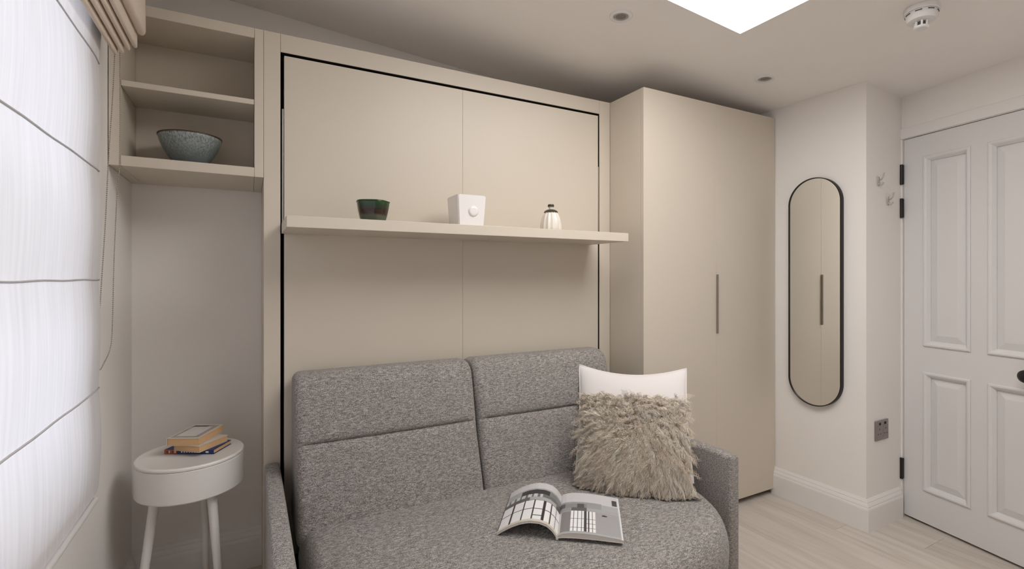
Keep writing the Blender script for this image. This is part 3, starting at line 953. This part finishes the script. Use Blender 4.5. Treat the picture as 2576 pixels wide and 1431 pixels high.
M['glaze_green'] = banded('green_brown_glaze', [(0, (.06, .075, .045)), (.30, (.075, .085, .06)), (.40, (.03, .012, .006)), (.58, (.022, .008, .004)), (.68, (.012, .030, .010)), (1, (.020, .060, .018))], 0, .082, .12, 26, .16)
M['rim_green'] = mat('green_rim', (.03, .075, .02), .15)
bowl('small_bowl', 'small glossy green and brown lobed bowl on the bed shelf', (.402, 1.845, 1.4347), .059, .080, .042, M['glaze_green'], M['rim_green'], n=96, mod=lambda a, z: 1 + .035 * math.cos(5 * a + .6), thick=.004, pw=.8, rim_h=.003)

# white tapered pot
pot = thing('square_pot', 'white glazed square pot with a round boss on the bed shelf', 'pot', (.777, 1.848, 1.4347))
def tapered(b, t, h, th):
    bm = bmesh.new()
    def ring(s, z): return [bm.verts.new((sx * s, sy * s, z)) for sx, sy in ((-1, -1), (1, -1), (1, 1), (-1, 1))]
    R_ = [ring(b, 0), ring(t, h), ring(t - th, h), ring(b - th, .008)]
    for A, B in zip(R_[:-1], R_[1:]):
        for i in range(4): bm.faces.new((A[i], A[(i + 1) % 4], B[(i + 1) % 4], B[i]))
    bm.faces.new(R_[0][::-1]); bm.faces.new(R_[-1])
    bmesh.ops.recalc_face_normals(bm, faces=bm.faces[:])
    bmesh.ops.bevel(bm, geom=bm.edges[:], offset=.0035, segments=3, affect='EDGES')
    return bm
obj('body', tapered(.0535, .0605, .126, .006), M['ceramic'], pot, world_co=False, auto=50)
bm = lathe([(0, .0055), (.012, .006), (.0165, .0055), (.0185, .0035), (.0192, .0008), (.0225, .0005), (.023, -.001), (.0228, -.004), (0, -.004)], 40)
bmesh.ops.rotate(bm, cent=(0, 0, 0), matrix=Matrix.Rotation(PI / 2 + .055, 3, 'X'), verts=bm.verts[:])
bmesh.ops.translate(bm, vec=(.006, -.0572, .062), verts=bm.verts[:])
obj('boss', bm, M['ceramic'], pot, smooth=True, world_co=False)

# ribbed vase
vs = thing('ribbed_vase', 'tiny white ribbed bottle vase with dark neck on the bed shelf', 'vase', (1.185, 1.85, 1.4347))
M['vase'] = mat('pale_rib_glaze', (.74, .69, .62), .2, .5, noise=(40, .05))
M['vase_dark'] = mat('olive_dark_glaze', (.045, .042, .025), .3)
prof = [(0, 0), (.042, 0), (.047, .004), (.0485, .018), (.0475, .036), (.044, .054), (.038, .072), (.030, .086), (.022, .095), (.012, .098)]
obj('body', lathe(prof + [(0, .098)], 120, lambda a, z: 1 - .085 * (.5 - .5 * math.cos(13 * a)) ** .6), M['vase'], vs, smooth=True, world_co=False)
obj('collar', lathe([(.031, .0875), (.0265, .0945), (.019, .099), (.0115, .101), (.010, .098)], 48, lambda a, z: 1 + .05 * math.sin(13 * a)), M['vase_dark'], vs, smooth=True, world_co=False)
nk = obj('neck', lathe([(.0095, .099), (.0090, .105), (.0105, .110), (.0128, .114), (.0128, .120), (.010, .1225), (.006, .121), (.005, .105)], 32), M['vase'], vs, smooth=True, world_co=False)
obj('lip', lathe([(.0129, .1125), (.0142, .1135), (.0142, .1205), (.0125, .1235), (.0085, .124), (.007, .122)], 32), M['vase_dark'], nk, smooth=True, world_co=False)

# ================================================================== MIRROR
mr = thing('wall_mirror', 'tall pill-shaped wall mirror in a thin black frame', 'mirror', (XM - .001, 1.5365, 1.1565))
def pill(ry, hz, n=40):
    pts = []
    for k in range(n + 1):
        a = PI * k / n
        pts.append((ry * math.cos(a), hz - ry + ry * math.sin(a)))
    for k in range(n + 1):
        a = PI + PI * k / n
        pts.append((ry * math.cos(a), -hz + ry + ry * math.sin(a)))
    return pts
def pill_ring(stations):
    bm = bmesh.new(); rows = []
    for ins, xo in stations:
        rows.append([bm.verts.new((xo, y, z)) for y, z in pill(.1365 - ins, .6015 - ins)])
    n = len(rows[0])
    for A, B in zip(rows, rows[1:] + rows[:1]):
        for i in range(n): bm.faces.new((A[i], A[(i + 1) % n], B[(i + 1) % n], B[i]))
    return bm
obj('frame', pill_ring([(0, 0), (0, -.026), (.0006, -.027), (.0040, -.027), (.0046, -.026), (.0046, 0)]), M['black'], mr, world_co=False, auto=40)
bm = bmesh.new()
pp = pill(.1365 - .0045, .6015 - .0045)
A = [bm.verts.new((-.021, y, z)) for y, z in pp]; B = [bm.verts.new((-.002, y, z)) for y, z in pp]
bm.faces.new(A); bm.faces.new(B[::-1])
for i in range(len(A)): bm.faces.new((A[i], A[(i + 1) % len(A)], B[(i + 1) % len(A)], B[i]))
obj('mirror_glass', bm, M['mirror'], mr, world_co=False)

# ================================================================== WALL HOOKS, SOCKET
def hook(label, x, z):
    h = thing('coat_hook', label, 'hook', (x, YR - .0005, z), group='coat hooks beside the door')
    bm = bmesh.new()
    for dz in (.014, -.022):
        pass
    add_box(bm, -.008, .008, -.004, 0, -.024, .020, .0018, 2)
    obj('back_plate', bm, M['hook'], h, world_co=False, auto=50)
    up = [(0, -.003, .004), (-.001, -.010, .0035), (-.002, -.018, .007), (-.002, -.024, .018), (-.002, -.026, .030), (-.002, -.027, .036)]
    lo = [(0, -.003, -.012), (0, -.009, -.020), (0, -.016, -.024), (0, -.021, -.018), (0, -.023, -.010)]
    bm = bmesh.new(); add_tube(bm, up, [.0036, .0034, .0032, .0032, .0034, .0042], 10)
    obj('prong', bm, M['hook'], h, world_co=False, auto=50)
    bm = bmesh.new(); add_tube(bm, lo, [.0034, .0032, .003, .0032, .004], 10)
    obj('prong', bm, M['hook'], h, world_co=False, auto=50)
M['hook'] = mat('pale_metal', (.50, .48, .455), .3, .5, metal=.5)
hook('upper pale double coat hook on the wall between mirror and door', 2.757, 1.712)
hook('lower pale double coat hook on the wall closer to the door', 2.848, 1.622)

so = thing('wall_socket', 'grey metal double power socket on the wall between mirror and door', 'socket', (2.783, YR - .0005, .472))
bm = bmesh.new(); add_box(bm, -.059, .059, -.007, 0, -.049, .049, .002, 2)
obj('plate', bm, M['socket'], so, world_co=False, auto=50)
M['pin'] = mat('pin_hole', (.01, .009, .009), .6)
for cx_ in (-.029, .029):
    box('socket_face', M['socket'], so, cx_ - .024, cx_ + .024, -.0082, -.006, -.034, .022, .0008, world_co=False)
    for (a, b, w, h_) in ((0, .008, .0032, .0085), (-.011, -.016, .007, .0035), (.011, -.016, .007, .0035)):
        box('pin_hole', M['pin'], so, cx_ + a - w / 2, cx_ + a + w / 2, -.0088, -.0078, b - h_ / 2, b + h_ / 2, 0, world_co=False)
    box('rocker_switch', M['pin'], so, cx_ - .006 - math.copysign(.004, cx_), cx_ + .006 - math.copysign(.004, cx_), -.0105, -.006, .028, .040, .0015, world_co=False)

# ================================================================== CEILING FITTINGS
CT = math.atan(.077)
def downlight(label, x, y):
    z = ceil_z(x)
    d = thing('downlight', label, 'downlight', (x, y, z), (0, CT, 0), group='recessed ceiling downlights')
    obj('trim_ring', lathe([(.046, 0), (.0455, -.003), (.042, -.006), (.036, -.0075), (.031, -.0065), (.029, -.0035), (.028, -.001), (.028, .0), (.046, .001)], 48), M['plastic'], d, smooth=True, world_co=False)
    obj('inner_ring', lathe([(.0275, -.0005), (.0270, -.0045), (.0245, -.0055), (.0215, -.0045), (.0205, -.0005), (.0205, 0), (.0275, 0)], 40), M['lamp_rim'], d, smooth=True, world_co=False)
    obj('lamp_lens', lathe([(0, -.0008), (.0203, -.0008), (.0203, .0002), (0, .0002)], 32), M['lens'], d, world_co=False)
M['lamp_rim'] = mat('lamp_rim', (.42, .39, .36), .4)
downlight('recessed ceiling downlight above the wall bed, next to the roof light', 1.326, 1.546)
downlight('recessed ceiling downlight above the wardrobe doors', 2.256, 1.56)

sd = thing('smoke_detector', 'round white smoke detector on the ceiling near the door', 'smoke detector', (2.185, .885, ceil_z(2.185)), (0, CT, 0))
obj('mounting_base', lathe([(0, 0), (.052, 0), (.053, -.004), (.053, -.018), (.051, -.020), (0, -.020)], 48), M['plastic'], sd, auto=40, world_co=False)
obj('housing', lathe([(.046, -.020), (.0475, -.022), (.0465, -.040), (.041, -.050), (.031, -.053), (0, -.053)], 48), M['plastic'], sd, auto=40, world_co=False)
for k in range(8):
    a = 2 * PI * k / 8
    bm = bmesh.new(); add_box(bm, .0445, .0484, -.010, .010, -.028, -.0245, 0)
    bmesh.ops.rotate(bm, cent=(0, 0, 0), matrix=Matrix.Rotation(a + .2, 3, 'Z'), verts=bm.verts[:])
    obj('vent_slot', bm, M['slot'], sd, world_co=False)
obj('sensor_cap', lathe([(0, -.078), (.018, -.078), (.0215, -.075), (.0225, -.0725), (.0225, -.0705), (0, -.0705)], 40), M['plastic'], sd, auto=40, world_co=False)
for k in range(7):
    a = 2 * PI * k / 7
    bm = bmesh.new(); add_box(bm, .0175, .0215, -.003, .003, -.0705, -.053, 0)
    bmesh.ops.rotate(bm, cent=(0, 0, 0), matrix=Matrix.Rotation(a, 3, 'Z'), verts=bm.verts[:])
    obj('cap_post', bm, M['plastic'], sd, world_co=False)
obj('sensor_core', lathe([(0, -.053), (.012, -.053), (.012, -.0705), (0, -.0705)], 24), M['slot'], sd, world_co=False)

# ================================================================== BLINDS
XBL = -0.372
BY0, BY1 = -1.45, 1.785
SE = [.640, .924, 1.230, 1.536, 1.842, 2.10]
sb_ = thing('sheer_blind', 'bright white sheer fold blind with stitched seams covering the window', 'blind', (XBL, (BY0 + BY1) / 2, .64))
def sheer_panel(z0, z1):
    ny, nz = 120, 14
    V, F = [], []
    for j in range(nz + 1):
        b = j / nz
        z = z0 + (z1 - z0) * b
        for i in range(ny + 1):
            a = i / ny
            y = BY0 + (BY1 - BY0) * a
            edge = max(0, (y - (BY1 - .10)) / .10)
            bulge = .006 * math.sin(PI * b) + .0012 * math.sin(y * 37 + z0 * 9) * math.sin(PI * b) - .006 * edge ** 2
            V.append((XBL + bulge, y, z + .0025 * math.sin(y * 5 + z0 * 20) * (1 if 0 < j < nz else 0)))
    for j in range(nz):
        for i in range(ny):
            q = j * (ny + 1) + i
            F.append((q, q + 1, q + ny + 2, q + ny + 1))
    return link_mesh('fabric_panel', V, F, M['sheer'], sb_, True)
for a, b in zip(SE[:-1], SE[1:]): sheer_panel(a, b)
M['seam'] = sheer_material((.60, .58, .59), (.66, .64, .65), 'blind_seam_tape')
for z in SE[1:-1]:
    bm = bmesh.new()
    ys = np.linspace(BY0, BY1 - .004, 60)
    add_tube(bm, [(XBL + .001 - .006 * max(0, (y - (BY1 - .10)) / .10) ** 2, y, z + .0010 * math.sin(y * 23 + z * 7)) for y in ys], .0024, 6)
    obj('seam', bm, M['seam'], sb_, smooth=True)
bm = bmesh.new(); add_tube(bm, [(XBL + .004, BY0, .633), (XBL + .004, BY1 - .078, .633), (XBL + .004, BY1 - .074, .633)], [.0072, .0072, .005], 14)
obj('bottom_bar', bm, M['plastic'], sb_, auto=50)
box('head_rail', M['plastic'], sb_, XL + .003, XBL + .008, BY0, BY1, 2.1005, 2.135, .002)

rb = thing('roman_blind', 'beige roman blind raised into stacked folds above the sheer blind', 'blind', (-.31, .6, 1.9))
RY0, RY1 = -1.45, 1.83
def fold(name, xc, zb, zt, hw, r, dy=0.0):
    """one hanging loop of cloth: rounded at the bottom, running along y with rounded end"""
    prof = []
    for k in range(9):
        a = PI + PI * k / 8
        prof.append((xc + r * math.cos(a), zb + r + r * math.sin(a)))
    prof += [(xc + hw, zt), (xc - hw, zt)]
    bm = bmesh.new(); rows = []
    y1 = RY1 + dy
    ys = [RY0] + list(np.linspace(RY0 + .05, y1 - .03, 30)) + [y1 - .012, y1 - .004, y1]
    for y in ys:
        e = max(0, 1 - (y1 - y) / .03)
        s = math.sqrt(max(0, 1 - e * e * .75)); lift = .012 * (1 - s)
        row = []
        for px_, pz in prof:
            row.append(bm.verts.new((xc + (px_ - xc) * s, y, max(pz, zb) + lift * (1 if pz < zt - .01 else 0) + (.0012 * math.sin(y * 8 + xc * 90) if pz < zt - .01 else 0))))
        rows.append(row)
    n = len(prof)
    for A, B in zip(rows[:-1], rows[1:]):
        for i in range(n): bm.faces.new((A[i], A[(i + 1) % n], B[(i + 1) % n], B[i]))
    bm.faces.new(rows[0]); bm.faces.new(rows[-1][::-1])
    return obj(name, bm, M['roman'], rb, auto=60)
fold('cloth_fold', -.3460, 1.885, 2.10, .005, .0050, .0)
fold('cloth_fold', -.3330, 1.898, 2.10, .005, .0050, .01)
fold('cloth_fold', -.3195, 1.915, 2.10, .005, .0055, .02)
fold('cloth_fold', -.3050, 1.928, 2.10, .006, .0065, .03)
fold('front_roll', -.2880, 1.962, 2.10, .012, .0135, .015)
box('head_rail', M['roman'], rb, -.357, -.266, RY0, RY1 + .03, 2.1005, 2.15, .004)

# bead chain loop
ch = thing('bead_chain', 'long looped bead chain hanging beside the blinds', 'blind chain', (-.365, 1.9, .97))
path = [(-.350, 1.893, 2.099), (-.352, 1.905, 1.90), (-.354, 1.916, 1.70), (-.357, 1.925, 1.58), (-.361, 1.918, 1.50), (-.366, 1.905, 1.30), (-.369, 1.896, 1.08), (-.371, 1.880, 1.02), (-.376, 1.835, .985), (-.380, 1.808, .970),
        (-.384, 1.790, .985), (-.384, 1.788, 1.03), (-.380, 1.795, 1.10), (-.377, 1.806, 1.20), (-.371, 1.826, 1.40), (-.367, 1.840, 1.58), (-.358, 1.850, 1.80), (-.350, 1.868, 2.099)]
def smooth_path(p, step):
    P = [np.array(q) for q in p]; out = []
    for i in range(len(P) - 1):
        p0, p1, p2, p3 = P[max(i - 1, 0)], P[i], P[i + 1], P[min(i + 2, len(P) - 1)]
        for t in np.linspace(0, 1, 40)[:-1]:
            out.append(.5 * ((2 * p1) + (-p0 + p2) * t + (2 * p0 - 5 * p1 + 4 * p2 - p3) * t * t + (-p0 + 3 * p1 - 3 * p2 + p3) * t ** 3))
    out.append(P[-1]); out = np.array(out)
    d = np.concatenate([[0], np.cumsum(np.linalg.norm(np.diff(out, axis=0), axis=1))])
    t = np.arange(0, d[-1], step)
    return np.stack([np.interp(t, d, out[:, k]) for k in range(3)], 1)
pts = smooth_path(path, .0062)
bm = bmesh.new()
add_tube(bm, [tuple(p) for p in pts[::3]], .0006, 5)
obj('cord', bm, M['chain'], ch)
bm = bmesh.new()
for p in pts:
    bmesh.ops.create_icosphere(bm, subdivisions=1, radius=.0021, matrix=Matrix.Translation(Vector(p)))
o = obj('beads', bm, M['chain'], ch, smooth=True)
o['kind'] = 'stuff'
